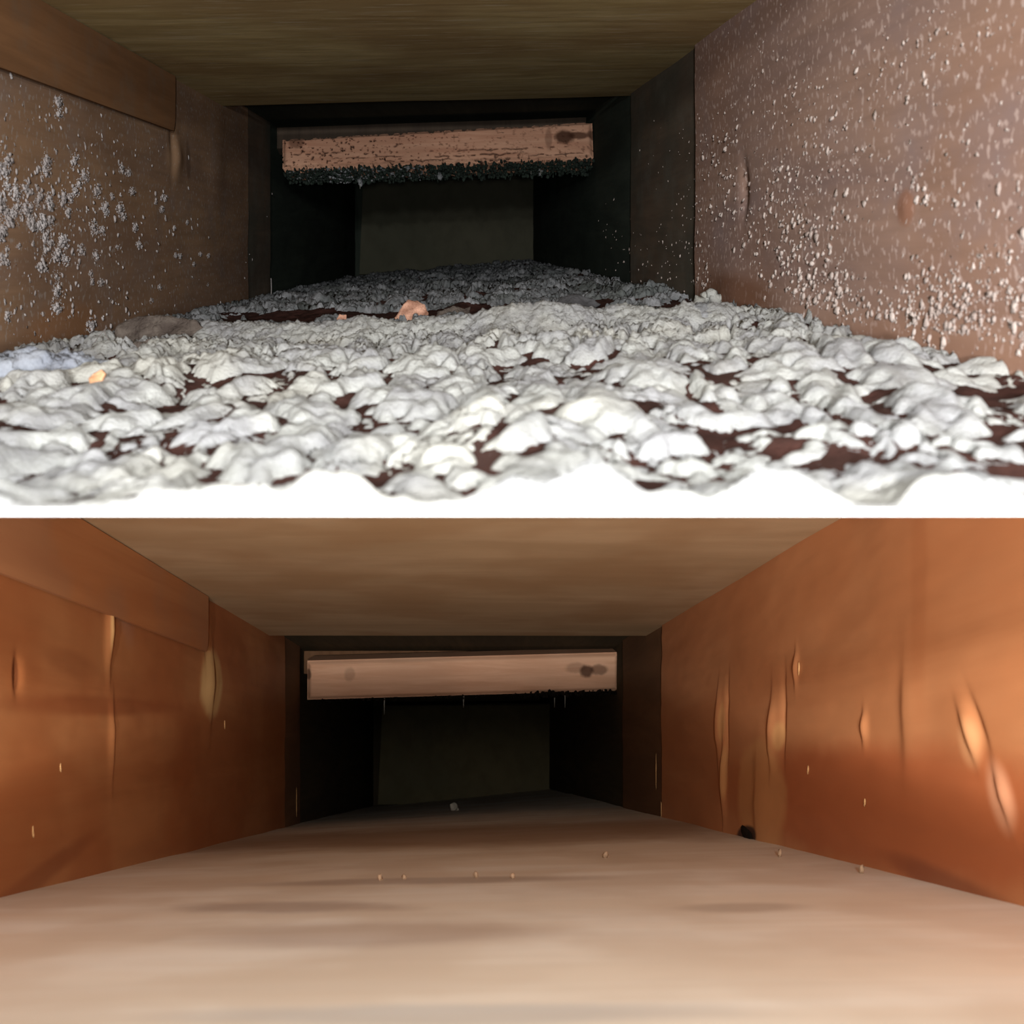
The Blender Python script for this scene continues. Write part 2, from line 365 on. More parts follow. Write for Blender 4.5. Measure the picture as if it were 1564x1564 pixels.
# lower duct
w3 = empty('wall_left', (0, 0, 0), kind='structure', label='clean orange timber side wall on the left of the lower duct')
wall(D, -1, NEAR, .99, M['d_wall_left'], w3, dy=.0014, bumps= [BU(D, -1, 320, 1045, .016, .026, .004), BU(D, -1, 326, 1040, .008, .014, -.003),
     BU(D, -1, 165, 960, .004, .02, .003), BU(D, -1, 24, 1030, .004, .006, -.003), BU(D, -1, 170, 1130, .004, .02, .0015),
     BU(D, -1, 312, 930, .008, .03, -.002)], seed=33, amp=.0016)
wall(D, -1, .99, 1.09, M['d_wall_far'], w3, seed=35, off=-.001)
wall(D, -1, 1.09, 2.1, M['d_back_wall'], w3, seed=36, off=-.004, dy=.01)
w4 = empty('wall_right', (0, 0, 0), kind='structure', label='clean orange timber side wall with torn bulges, right of lower duct')
wall(D, 1, NEAR, .825, M['d_wall_right'], w4, dy=.0012, bumps= [BU(D, 1, 1098, 1110, .006, .022, .003), BU(D, 1, 1112, 1100, .005, .02, -.004),
     BU(D, 1, 1106, 1190, .005, .024, .003), BU(D, 1, 1180, 1115, .006, .018, .003), BU(D, 1, 1198, 1095, .005, .018, -.003),
     BU(D, 1, 1478, 1120, .004, .010, .0018, -.5), BU(D, 1, 1495, 1105, .004, .010, -.0016, -.5), BU(D, 1, 1530, 1215, .003, .010, .0014, -.5),
     BU(D, 1, 1215, 1020, .003, .008, .002), BU(D, 1, 1320, 1110, .003, .006, .002), BU(D, 1, 1385, 1090, .012, .02, .0015),
     BU(D, 1, 1160, 1230, .02, .03, .002)], seed=43, amp=.0016)
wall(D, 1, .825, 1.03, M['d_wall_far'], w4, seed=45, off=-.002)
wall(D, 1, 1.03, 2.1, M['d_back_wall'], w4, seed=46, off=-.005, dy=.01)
plane(D, True, .40, .905, M['d_ceiling'], 'ceiling', .009, 51, kind='structure', label='clean plywood ceiling of the lower duct')
plane(D, False, .10, 2.1, M['d_floor'], 'floor', .012, 52, amp=.001, kind='structure', label='clean pale plywood floor of the lower duct')

# recess above each crossbar: dark board put in for its shade, upper closure; back wall and panel
def frontal(name, quad, Y, thick, mat, parent=None, n=2, m=2, dispf=None, uvs=1., tilt=0., **props):
    """board facing down the duct: quad = TL,TR,BR,BL pixels at distance Y"""
    q = [pt(px, py, Y) for px, py in quad]
    u = np.linspace(0, 1, n)[None, :]; v = np.linspace(0, 1, m)[:, None]
    q = [np.array(p) for p in q]
    P = ((1 - v)[..., None] * ((1 - u)[..., None] * q[0] + u[..., None] * q[1]) + v[..., None] * ((1 - u)[..., None] * q[3] + u[..., None] * q[2]))
    base = (q[2] + q[3]) / 2
    P = P - base
    P[..., 1] += tilt * P[..., 2]
    Bk = P.copy(); Bk[..., 1] += thick
    uv = np.stack([P[..., 2] * uvs, P[..., 0] * uvs], 2)
    if dispf is not None: P = dispf(P)
    o = slab(name, P, Bk, mat, None, uv, **props)
    o.location = base
    if parent is not None: o.parent = parent; o.location = Vector(base) - parent.location
    return o
frontal('trim_2', [(395, 100), (925, 80), (925, 205), (395, 228)], 1.125, .02, M['shade_board_u'], kind='structure', label='dark board put in for the shade above the chipped crossbar, upper duct')
frontal('trim_3', [(425, 905), (985, 895), (985, 1018), (425, 1030)], 1.14, .02, M['shade_board_d'], kind='structure', label='brown board put in for the shade above the clean crossbar, lower duct')
def closure(name, d, Y0, Y1, mat, zoff, **props):
    plane(d, True, Y0, Y1, mat, name, .009, 61, ny=20, nx=20, ext=.016, off=zoff, **props)
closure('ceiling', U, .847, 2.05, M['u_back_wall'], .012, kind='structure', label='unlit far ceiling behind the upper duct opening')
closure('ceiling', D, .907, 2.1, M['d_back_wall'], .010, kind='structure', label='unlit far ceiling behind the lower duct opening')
frontal('wall_back', [(490, 170), (900, 170), (900, 450), (490, 450)], 2.04, .02, M['u_back_wall'], kind='structure', label='end wall coloured dark for lack of light, far end of the upper duct')
frontal('wall_back', [(520, 1010), (900, 1010), (900, 1262), (520, 1262)], 2.09, .02, M['d_back_wall'], kind='structure', label='end wall coloured dark for lack of light, far end of the lower duct')

# ------------------------------------------------------------------ far panels
def closing_panel(quad, Y, mat, label):
    t = empty('closing_panel', pt((quad[2][0] + quad[3][0]) / 2, quad[2][1], Y), label=label, category='panel')
    frontal('sheet', quad, Y, .012, mat, t, 12, 8)
    (a, b), (c, e), (f, g), (h, i) = quad
    frontal('batten', [(a + 2, b + 1), (c - 2, e + 1), (c - 2, e + 7), (a + 2, b + 7)], Y - .004, .0035, mat, t)
    return t
closing_panel([(555, 270), (828, 265), (842, 409), (549, 419)], 1.85, M['u_panel'], 'dark olive panel closing the far end of the dusty duct')
closing_panel([(584, 1078), (853, 1075), (862, 1226), (577, 1229)], 1.87, M['d_panel'], 'dark brown panel closing the far end of the clean duct')

# ------------------------------------------------------------------ crossbars
def beam_mat(name, c1, c2, crack, knots, speck):
    m, t, b = nt(name, .75, .2)
    uv = N(t, 'ShaderNodeUVMap').outputs[0]
    g = noise(t, uv, 1, 4, .6, (110, 9, 1), dist=.4)
    c = mixc(t, ramp(t, g, .35, .65), c1, c2)
    big = noise(t, uv, 1, 2, .5, (8, 8, 1)); c = mixc(t, ramp(t, big, .4, .65, 0, .4), c, tuple(x * .7 for x in c1[:3]) + (1,))
    if crack:
        k = noise(t, uv, 1, 5, .7, (330, 75, 1), (2, 5, 0), dist=.3)
        c = mixc(t, ramp(t, k, speck, speck + .05, 0, .85), c, srgb(40, 26, 22))
        at = N(t, 'ShaderNodeAttribute', attribute_name='crack').outputs['Fac']
        c = mixc(t, at, c, srgb(32, 22, 20))
    for (p, r, f) in knots:
        c = mixc(t, mth(t, 'MULTIPLY', blot(t, uv, p, r, 0, .6, .3, 120), f), c, srgb(70, 40, 26))
    t.links.new(c, b.inputs['Base Color'])
    bp = N(t, 'ShaderNodeBump'); bp.inputs['Distance'].default_value = .0006
    t.links.new(g, bp.inputs['Height']); t.links.new(bp.outputs[0], b.inputs['Normal'])
    return m
def crossbar(quad, Y, mat, label, rough_edge, seed):
    n, m = 420, 50
    q = [np.array(pt(px, py, Y)) for px, py in quad]
    base = (q[2] + q[3]) / 2
    t = empty('crossbar', base, label=label, category='wooden bar')
    u = np.linspace(0, 1, n)[None, :] * np.ones((m, 1)); v = np.linspace(0, 1, m)[:, None] * np.ones((1, n))
    P = (1 - v)[..., None] * ((1 - u)[..., None] * q[0] + u[..., None] * q[1]) + v[..., None] * ((1 - u)[..., None] * q[3] + u[..., None] * q[2])
    P = P - base
    uv = np.stack([P[..., 2], P[..., 0]], 2)
    e = np.minimum(np.minimum(u * 12, (1 - u) * 12), np.minimum(v, 1 - v) * 1.6)   # rounding of the arrises
    dep = .005 * (1 - sm(0, .25, e)) ** 2
    crack = np.zeros_like(u)
    if rough_edge:
        top = (.0022 * sm(.5, .75, fbm(u * 60, u * 0 + 3, seed))) * (1 - sm(.0, .12, v)) * (1.6 - u)
        P[..., 2] -= top
        P[..., 2] += .0022 * (fbm(u * 90, v * 0 + 9, seed + 1) - .35) * sm(.85, 1, v) * 2
        for (u0, u1, v0, wd) in [(.47, .80, .80, .018), (.52, .93, .66, .014), (.30, .56, .90, .014), (.62, .72, .93, .02), (.78, .98, .86, .014), (.15, .4, .74, .012), (.02, .2, .55, .02), (.03, .1, .35, .03)]:
            line = v0 + .05 * (fbm(u * 30, u * 0 + v0 * 40, seed + 3) - .5) * 2
            on = sm(u0, u0 + .03, u) * (1 - sm(u1 - .03, u1, u)) * sm(.32, .5, fbm(u * 70, u * 0 + v0 * 9, seed + 4))
            crack = np.maximum(crack, on * np.exp(-((v - line) / wd) ** 2))
        pits = sm(.66, .74, fbm(u * 130, v * 16, seed + 7)) * (.35 + .65 * sm(.8, .1, u) + .5 * sm(.6, 1., v)); crack = np.maximum(crack, np.clip(pits, 0, 1))
        dep = dep + crack * .0022
    P[..., 1] += dep
    Bk = P.copy(); Bk[..., 1] = .042
    o = slab('bar', P, Bk, mat, None, uv)
    a = o.data.attributes.new('crack', 'FLOAT', 'POINT'); a.data.foreach_set('value', np.concatenate([crack.ravel()] * 2).astype(np.float32))
    o.parent = t
    return t, q, base
def kn(quad, Y, px, py):
    q = [pt(a, b, Y) for a, b in quad]; base = (q[2] + q[3]) / 2; p = pt(px, py, Y) - base; return (p.z, p.x)
QU = [(430, 211), (905, 184), (907, 241), (430, 257)]; QD = [(468, 1010), (946, 997), (946, 1056), (468, 1070)]
YU, YD = 1.055, 1.085
mbu = beam_mat('crossbar_chipped', srgb(232, 180, 150), srgb(208, 152, 124), True,
               [(kn(QU, YU, 862, 209), (.0075, .011), .9), (kn(QU, YU, 884, 207), (.004, .012), .8), (kn(QU, YU, 838, 212), (.012, .004), .4), (kn(QU, YU, 905, 205), (.005, .006), .7), (kn(QU, YU, 452, 218), (.006, .009), .6)], .62)
mbd = beam_mat('crossbar_clean', srgb(244, 192, 156), srgb(228, 172, 136), False,
               [(kn(QD, YD, 896, 1025), (.007, .008), .85), (kn(QD, YD, 915, 1023), (.006, .010), .6), (kn(QD, YD, 880, 1020), (.006, .012), .3), (kn(QD, YD, 534, 1030), (.008, .006), .25), (kn(QD, YD, 470, 1030), (.006, .004), .7)], 0)
bu, qu, bbu = crossbar(QU, YU, mbu, 'chipped and cracked wooden crossbar with green lint under it, in dusty duct', True, 70)
bd, qd, bbd = crossbar(QD, YD, mbd, 'smooth cleaned wooden crossbar with a knot, spanning the lower duct', False, 80)

def blob_mesh(lumps, mat, sub=2, amp=.3, fr=1.8, seed=0):
    """one mesh of deformed lumps: (centre, radii, [rotation z])"""
    bm = bmesh.new()
    for i, L in enumerate(lumps):
        c, r = Vector(L[0]), L[1]
        g = bmesh.ops.create_icosphere(bm, subdivisions=sub, radius=1)
        o = Vector((seed * 3.1 + i * 1.7, i * .9, seed * .7))
        for v in g['verts']:
            d = v.co.normalized(); k = 1 + amp * (mnoise.noise(d * fr + o) * 1.4 + .5 * mnoise.noise(d * fr * 3 + o))
            v.co = Vector((c.x + d.x * k * r[0], c.y + d.y * k * r[1], c.z + d.z * k * r[2]))
    for f in bm.faces: f.smooth = True
    me = bpy.data.meshes.new('lump'); bm.to_mesh(me); bm.free(); me.materials.append(mat); return me

def underside_lint(q, base, parent, mat, name, n, rz, seed, u0=0., u1=1., front=.0, drop=0.):
    L = []
    for i in range(n):
        u = random.uniform(u0, u1); p = q[3] * (1 - u) + q[2] * u
        L.append(((p[0] - base[0], random.uniform(front, .042), p[2] - base[2] - random.uniform(0, rz) - drop), (random.uniform(.0008, .0026), random.uniform(.0008, .003), random.uniform(.0006, rz * .6))))
    me = blob_mesh(L, mat, 1, .6, 2.5, seed); o = bpy.data.objects.new(name, me); link(o, parent); o['kind'] = 'stuff'
    return o
underside_lint(qu, bbu, bu, M['lint_green'], 'lint', 1500, .0055, 1)
underside_lint(qu, bbu, bu, M['dust_far'], 'dust_grain', 160, .0028, 2, 0, .45, -.001, .002)
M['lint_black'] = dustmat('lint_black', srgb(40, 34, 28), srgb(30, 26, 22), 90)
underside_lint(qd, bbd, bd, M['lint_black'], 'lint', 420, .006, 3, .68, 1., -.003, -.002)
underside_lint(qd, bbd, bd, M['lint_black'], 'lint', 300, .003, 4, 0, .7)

def nail(px, py, Y, ln, label, tuft=None, group=None):
    p = pt(px, py, Y)
    t = empty('nail', p, label=label, category='nail')
    bm = bmesh.new(); bmesh.ops.create_cone(bm, segments=10, radius1=.0002, radius2=.0011, depth=ln, cap_ends=True)
    for v in bm.verts: v.co.z += 0
    me = bpy.data.meshes.new('shank'); bm.to_mesh(me); bm.free(); me.materials.append(M['metal'])
    link(bpy.data.objects.new('shank', me), t)
    if tuft:
        me = blob_mesh([((random.uniform(-.002, .002), random.uniform(-.002, .002), random.uniform(-ln * .4, ln * .5)), (.0022 * tuft, .002 * tuft, .003 * tuft)) for _ in range(7)], M['dust_far'], 2, .5, 2, int(px))
        link(bpy.data.objects.new('dust_tuft', me), t)
nail(550, 274, 1.08, .022, 'nail tip furred with grey dust, leftmost under the chipped crossbar', 1.0)
nail(670, 264, 1.08, .016, 'nail tip with a grey dust tuft under the middle of chipped crossbar', 1.2)
nail(811, 256, 1.08, .016, 'bare thin nail tip, left one of the close pair under chipped crossbar')
nail(826, 257, 1.08, .018, 'nail tip, right one of the close pair under chipped crossbar', .6)
nail(587, 1076, 1.11, .024, 'bare thin nail tip, leftmost under the clean crossbar')
nail(708, 1072, 1.11, .014, 'short faint nail tip under the middle of the clean crossbar')
nail(847, 1068, 1.11, .020, 'nail tip, left one of the close pair under clean crossbar')
nail(863, 1066, 1.11, .024, 'longer nail tip, right one of the close pair under clean crossbar')

# ------------------------------------------------------------------ ledger strip along the top of each left wall
def ledger(d, sEnd, hfrac, thick, mat, label):
    Y = np.linspace(NEAR + .005, d.K / sEnd, 60)
    rows = []; rowsB = []
    n = 12
    A = np.zeros((60, n, 3)); B = np.zeros((60, n, 3)); uv = np.zeros((60, n, 2))
    for i, y in enumerate(Y):
        zt = ceil_z(d, 0, y) - .0006
        if not d.up: zt = min(zt, -ZB - .0005)
        zb0 = ceil_z(d, 0, y) - hfrac * d.K / F
        for j in range(n):
            z = max(zb0, zt - hfrac * d.K / F * 1.0) if d.up else min(zb0, zt - .0005)
            z = z + (zt - z) * j / (n - 1)
            bul = thick * (1 - .25 * math.exp(-j / 1.2))
            A[i, j] = (xl(d, y) + bul, y, z); B[i, j] = (xl(d, y) + .0015, y, z); uv[i, j] = (y, z - (.29 if d.up else -.26) * y + .3)
    o = slab('ledger_strip', A, B, mat, None, uv, label=label, category='wood strip')
M['u_strip'] = wood('strip_dusty', srgb(128, 92, 62), srgb(112, 80, 54), (3, 30), .9, .1, dirt=(srgb(110, 98, 84), .4, 30))
M['d_strip'] = wood('strip_clean', srgb(172, 114, 70), srgb(156, 96, 56), (2.5, 24), .6, .25, fine=.1,
                    big=(srgb(140, 108, 84), .3), cloud=14)
ledger(U, 325, .26, .005, M['u_strip'], 'dusty wooden strip along the top of the left wall, upper duct')
ledger(D, 389, .22, .005, M['d_strip'], 'clean wooden strip along the top of the left wall, lower duct')

# ------------------------------------------------------------------ dust on the floor of the upper duct
rowsY = np.concatenate([np.arange(NEAR + .0012, .70, .00095), np.arange(.70, 1.83, .0022)])
ncol = 430
t = np.linspace(.002, .998, ncol)[None, :] * np.ones((len(rowsY), 1)); Y = rowsY[:, None] * np.ones((1, ncol))
X = xl(U, Y) * (1 - t) + xr(U, Y) * t
FZ = np.maximum(floor_z(U, t, Y), ZB + .0003)
PX = X / Y * F + 782; PY = 782 - FZ / Y * F
wx = (fbm(X * 45, Y * 45, 101) - .5) * .030 + (fbm(X * 240, Y * 240, 103, 3) - .5) * .010
wy = (fbm(X * 45, Y * 45, 102) - .5) * .030 + (fbm(X * 240, Y * 240, 104, 3) - .5) * .010
f1, f2, cid = voro((X + wx) / .020, (Y + wy * 1.3) / .033, 111)
g1, g2, _ = voro((X + wx * .6) / .0062, (Y + wy * .6) / .0068, 112)
k1, k2, _ = voro(X / .0020, Y / .0024, 113)
e = f2 - f1
cw = .08 + .17 * sm(.42, .75, fbm(X * 30, Y * 30, 105))
# ridge across the duct and hollow behind it
xb = np.array([-200, 260, 300, 700, 1100, 1150, 2000.]); yb = np.array([560, 548, 540, 528, 512, 505, 505.])
ridge_py = np.interp(PX, xb, yb)
s_r = (ridge_py - (388 * (1 - t) + 372 * t)) / (.34 * (1 - t) + .255 * t); Yr = U.K / s_r + (fbm(X * 40, X * 0, 120) - .5) * .02
env = sm(270, 320, PX) * (1 - sm(1090, 1150, PX))
ridge = np.exp(-((Y - Yr - .012) / .017) ** 2) * env * (.0078 + .0045 * np.exp(-((PX - 790) / 60) ** 2) + .006 * (fbm(X * 55, X * 0 + 2, 121) - .5))
cw = cw - ridge * 90
hollow = sm(.09, .105, Y - Yr) * (1 - sm(.17, .24, Y - Yr)) * sm(260, 330, PX) * (1 - sm(1050, 1120, PX))
cw = cw + hollow * 1.5 * sm(.28, .5, fbm(X * 18, Y * 12, 122))
holes = sm(.64, .74, fbm(X * 60, Y * 40, 130)); cw = cw + holes * .12
m1, m2, _ = voro((X + wx * 1.2) / .0100, (Y + wy * 1.6) / .0150, 117)
mid = (m2 - m1) - (.20 * sm(.46, .72, fbm(X * 55, Y * 45, 118)) - .02 - ridge * 60)
far = sm(.55, .7, Y)
randc = h2(cid // 10000, cid % 10000, 140)
ge = g2 - g1
cw = cw - 1.0 * (1 - sm(NEAR + .002, NEAR + .006, Y))
mid = mid + 1.0 * (1 - sm(NEAR + .002, NEAR + .006, Y))
prof = np.clip((e - cw) / .28, 0, 1) ** .7 * np.clip(mid / .30, 0, 1) ** .6
dome = np.sqrt(np.clip((e - cw) / .9, 0, 1))
groove = sm(.0, .16, ge)
sidelow = .45 + .55 * sm(0, .08, t) * (1 - sm(.94, 1, t))
near = 1 - sm(.20, .42, Y)
und = (fbm(X * 30, Y * 22, 150, 3) - .38) * .016 + .0014 * randc
mouth = .25 + .75 * sm(NEAR + .01, NEAR + .07, Y)
und = np.clip(und, 0, 1) * sidelow * mouth
grit = fbm(X * 500, Y * 400, 161, 3)
und = und * (1 - .75 * np.clip(hollow, 0, 1)) * (1 - .75 * sm(-.05, 0, Y - Yr) * (1 - sm(.06, .09, Y - Yr)) * env)
bed = .0006 + und + ridge * .9 + .0016 * grit * (1 - .8 * near) + .0015 * (1 - sm(.0, .6, f1)) 
plate = (.45 + .55 * sm(NEAR, NEAR + .05, Y)) * (.0010 + .0010 * randc + .0016 * dome + .0011 * np.sqrt(np.clip(1 - (g1 / .85) ** 2, 0, 1)) - .0006 * (1 - groove))
H = bed + prof * plate + (.0002 + .0012 * (1 - near)) * np.sqrt(np.clip(1 - (k1 / .85) ** 2, 0, 1)) * prof + .0012 * (1 - near * .9) * (grit - .5)
on = (e > cw) & (mid > 0)
front = sm(NEAR + .004, NEAR + .02, Y) + (1 - sm(NEAR + .004, NEAR + .02, Y)) * (.15 + 1.3 * sm(.3, .7, fbm(X * 70, X * 0 + 4, 170)))
H = H * front; bed = bed * front
for _ in range(3):
    Hs = H.copy(); Hs[1:-1, 1:-1] = (H[1:-1, 1:-1] * 2 + H[:-2, 1:-1] + H[2:, 1:-1] + H[1:-1, :-2] + H[1:-1, 2:]) / 6
    H = H + (Hs - H) * near
H = np.where(on, H, bed - .0008)
H[0] = -.0002; bed[0] = -.0002
H[1] *= .6; bed[1] *= .55
Vg = np.stack([X, Y, FZ + H], 2).reshape(-1, 3)
Q = quads(len(rowsY), ncol)
onf = on.ravel()[Q].any(1)
Qg = Q[onf]; cq = cid.ravel()[Qg[:, 0]]
dust = empty('dust_layer', tuple(on_floor(U, 700, 650)), label='thick cracked layer of pale grey dust covering the upper duct floor', category='dust')
dl = np.array(dust.location)
pxq = PX.ravel()[Qg[:, 0]]; pyq = PY.ravel()[Qg[:, 0]]; yq = Y.ravel()[Qg[:, 0]]; behind = (Y - Yr).ravel()[Qg[:, 0]]
inv = (pxq > 2) & (pxq < 1562) & (pyq < 800)
ids, idx, cnt = np.unique(cq[inv], return_index=True, return_counts=True)
miny = np.array([0.] * len(ids)); 
np_y = yq[inv]; inv_ids = np.searchsorted(ids, cq[inv])
sumy = np.bincount(inv_ids, np_y); area = cnt * 1.0 / (sumy / cnt) ** 3   # roughly how large each shows
order = np.argsort(-area)[:298]
chosen = set(ids[order].tolist())
srt = np.argsort(cq, kind='stable'); cs = cq[srt]; bnds = np.flatnonzero(np.diff(cs)) + 1
rest = []
for grp in np.split(srt, bnds):
    c = int(cq[grp[0]])
    if c not in chosen: rest.append(grp); continue
    q = Qg[grp]; u_, inv_ = np.unique(q, return_inverse=True)
    me = np_mesh('dust_clump', Vg[u_] - dl, inv_.reshape(q.shape), None, M['dust'])
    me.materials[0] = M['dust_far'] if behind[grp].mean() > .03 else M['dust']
    link(bpy.data.objects.new('dust_clump', me), dust)
rest = np.concatenate(rest); q = Qg[rest]
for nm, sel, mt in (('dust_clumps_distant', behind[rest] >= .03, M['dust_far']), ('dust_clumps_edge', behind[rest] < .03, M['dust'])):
    qq = q[sel]; u_, inv_ = np.unique(qq, return_inverse=True)
    me = np_mesh(nm, Vg[u_] - dl, inv_.reshape(qq.shape), None, mt)
    link(bpy.data.objects.new(nm, me), dust, kind='stuff')
# brown lint bed under the plates (coarser grid)
sub_r = slice(None, None, 2); sub_c = slice(None, None, 2)
Vb = np.stack([X, Y, FZ + bed], 2)[sub_r, sub_c]
me = np_mesh('lint_bed', Vb.reshape(-1, 3) - dl, quads(Vb.shape[0], Vb.shape[1]), None, M['bed'])
link(bpy.data.objects.new('lint_bed', me), dust, kind='stuff')

# ------------------------------------------------------------------ single pieces lying in the dust
def lump_obj(name, px, py, Ypt, w_px, h_px, dep, mat, label, cat, parts=26, sub=2, seed=0, amp=.35, fine=.35, tilt=0.):
    """piled piece w_px wide, h_px high, whose base centre is at (px,py)"""
    p = pt(px, py, Ypt); sx = w_px * Ypt / F / 2; sz = h_px * Ypt / F
    r = random.Random(seed); L = []
    for i in range(parts):
        u = r.uniform(-1, 1); e_ = math.sqrt(max(0, 1 - u * u)); hz = r.uniform(.1, .75) * (e_ * .7 + .3)
        rr = r.uniform(.6, 1) * fine
        L.append(((u * sx * .8, r.uniform(-1, 1) * dep * .6, hz * sz + tilt * u * sz), (sx * rr * .7 + sz * .1, dep * rr + .001, sz * rr)))
    me = blob_mesh(L, mat, sub, amp, 2.2, seed)
    o = bpy.data.objects.new(name, me); o.location = p
    return link(o, None, label=label, category=cat)
def P_(px, py): return on_floor(U, px, py).y
lump_obj('dust_bank', 40, 622, .325, 290, 92, .012, M['dust_blue'], 'bluish white fluffy bank of dust against the left wall', 'dust', 60, 3, 1, .5, .3, .16)
lump_obj('dust_bank', 1085, 476, .54, 60, 32, .008, M['dust'], 'small pale dust clump in the corner where right wall panels meet', 'dust', 24, 2, 2, .5, .35)
def chip(name, outline, Y, thick, mat, label, lean=.5, sub=3, bend=.002):
    """irregular flat chip from its corner pixels, leaning back"""
    pts = [pt(x, y, Y) for x, y in outline]; base = min(pts, key=lambda v: v.z); c0 = sum(pts, Vector()) / len(pts); c0.z = base.z
    bm = bmesh.new()
    vs = [bm.verts.new((p.x - c0.x, lean * (p.z - c0.z), p.z - c0.z)) for p in pts]
    f = bm.faces.new(vs)
    bmesh.ops.triangulate(bm, faces=[f])
    for _ in range(sub): bmesh.ops.subdivide_edges(bm, edges=bm.edges[:], cuts=1, use_grid_fill=True)
    for v in bm.verts:
        n_ = mnoise.noise(v.co * 180); v.co += Vector((mnoise.noise(v.co * 300) * .0008, n_ * bend, mnoise.noise(v.co * 260 + Vector((3, 3, 3))) * .001))
    g = bmesh.ops.extrude_face_region(bm, geom=bm.faces[:])
    for v in [x for x in g['geom'] if isinstance(x, bmesh.types.BMVert)]: v.co.y += thick
    bmesh.ops.recalc_face_normals(bm, faces=bm.faces[:])
    for f in bm.faces: f.smooth = True
    me = bpy.data.meshes.new(name); bm.to_mesh(me); bm.free(); me.materials.append(mat)
    o = bpy.data.objects.new(name, me); o.location = c0
    return link(o, None, label=label, category='chip' if 'flake' not in name else 'flake')
chip('wood_chip', [(133, 576), (138, 566), (150, 560), (156, 566), (152, 580), (140, 586)], .285, .002, M['chip_orange'], 'small orange wood chip on the bluish dust bank', .6)
chip('plaster_chip', [(598, 492), (606, 478), (614, 462), (622, 454), (636, 455), (648, 462), (654, 478), (640, 496), (618, 500)], .56, .004, M['chip_tan'], 'tan pointed chip standing behind the long dust ridge', .4)
chip('lint_flake', [(166, 520), (176, 492), (205, 480), (250, 478), (296, 488), (306, 498), (290, 512), (250, 520), (205, 530), (180, 528)], .46, .003, M['flake_brown'], 'large flat brown lint flake curling against the left wall', .3)
chip('lint_flake', [(178, 540), (200, 522), (240, 516), (280, 512), (288, 524), (270, 536), (220, 542)], .41, .003, M['flake_brown'], 'narrow brown lint flake below the large one at left wall', .3)
chip('lint_flake', [(840, 466), (860, 450), (880, 445), (905, 452), (917, 464), (900, 476), (860, 478)], .545, .003, M['flake_dark'], 'dark grey lint flake behind the ridge, right of its peak', .5)
chip('plaster_chip', [(662, 488), (668, 474), (690, 467), (718, 467), (714, 486), (690, 490)], .53, .003, M['flake_brown'], 'flat brown chip right of the tan pointed chip', .5)
chip('plaster_chip', [(514, 486), (518, 477), (528, 478), (530, 490), (520, 492)], .50, .002, M['chip_tan'], 'tiny tan chip left of the tan pointed chip', .5)
chip('plaster_chip', [(1191, 506), (1193, 499), (1200, 499), (1203, 505), (1198, 511)], .37, .002, M['dust_blue'], 'bright white crumb in the dust beside the right wall', .5)
# fallen dust right by the right wall: low fringe
# cobweb threads and a hair on the left wall
def thread(pts, r, mat, label, name='cobweb_thread', cat='cobweb'):
    pp = [Vector(p) for p in pts]; b = pp[0]; bm = bmesh.new(); rings = []
    for i, p in enumerate(pp):
        d = (pp[min(i + 1, len(pp) - 1)] - pp[max(i - 1, 0)]).normalized(); a = d.orthogonal().normalized(); c = d.cross(a)
        rings.append([bm.verts.new(p - b + (a * math.cos(k * 1.2566) + c * math.sin(k * 1.2566)) * r) for k in range(5)])
    for A_, B_ in zip(rings, rings[1:]):
        for k in range(5): bm.faces.new((A_[k], A_[(k + 1) % 5], B_[(k + 1) % 5], B_[k]))
    bm.faces.new(rings[0][::-1]); bm.faces.new(rings[-1])
    me = bpy.data.meshes.new(name); bm.to_mesh(me); bm.free(); me.materials.append(mat)
    o = bpy.data.objects.new(name, me); o.location = b
    return link(o, None, label=label, category=cat)
thread([pt(162, 497, .44), pt(160, 508, .43), pt(168, 522, .42), pt(170, 535, .41)], .00018, M['dust_wall'], 'fine pale cobweb thread hanging at the large brown flake')
thread([pt(163, 500, .44), pt(152, 512, .43), pt(144, 524, .42), pt(140, 540, .40)], .00015, M['dust_wall'], 'fine cobweb thread slanting left from the large brown flake')
thread([pt(318, 502, .60), pt(335, 500, .58), pt(355, 498, .56), pt(374, 497, .55)], .00025, M['dust_wall'], 'pale fibre lying flat left of the dust ridge', 'fibre', 'fibre')
thread([pt(414, 425, 1.04), pt(414.5, 440, 1.04), pt(414, 456, 1.04)], .0005, M['dust_wall'], 'thin pale splinter upright on the far left wall', 'splinter', 'splinter')

# ------------------------------------------------------------------ dust clinging to the side walls of the upper duct
ICO = None
def specks(name, parent, d, side, items, mat, kind='stuff'):
    """items: px,py,w_px,h_px -> one mesh of small faceted grains stuck on the wall"""
    bm = bmesh.new(); bmesh.ops.create_icosphere(bm, subdivisions=1, radius=1)
    bv = np.array([v.co[:] for v in bm.verts]); bf = np.array([[v.index for v in f.verts] for f in bm.faces]); bm.free()
    n = len(items); Vv = np.zeros((n, len(bv), 3))
    for i, (px, py, wp, hp) in enumerate(items):
        p = on_wall(d, side, px, py); k = p.y / F
        if side > 0 and p.y > .598: p.x += .0035 if p.y < .83 else .006
        jit = 1 + .6 * (rng.random((len(bv), 1)) - .5) * 2
        b = bv * jit
        wy_ = wp * k * min(3.2, max(1.2, p.y / abs(p.x)))           # along the wall (foreshortened)
        Vv[i, :, 0] = p.x + b[:, 0] * min(wp * k * .5, .0009); Vv[i, :, 1] = p.y + b[:, 1] * wy_ * .5; Vv[i, :, 2] = p.z + b[:, 2] * hp * k * .5
    Qf = (bf[None] + (np.arange(n) * len(bv))[:, None, None]).reshape(-1, 3)
    me = np_mesh(name, Vv.reshape(-1, 3), Qf, None, mat)
    return link(bpy.data.objects.new(name, me), parent, kind=kind) if kind else link(bpy.data.objects.new(name, me), parent)
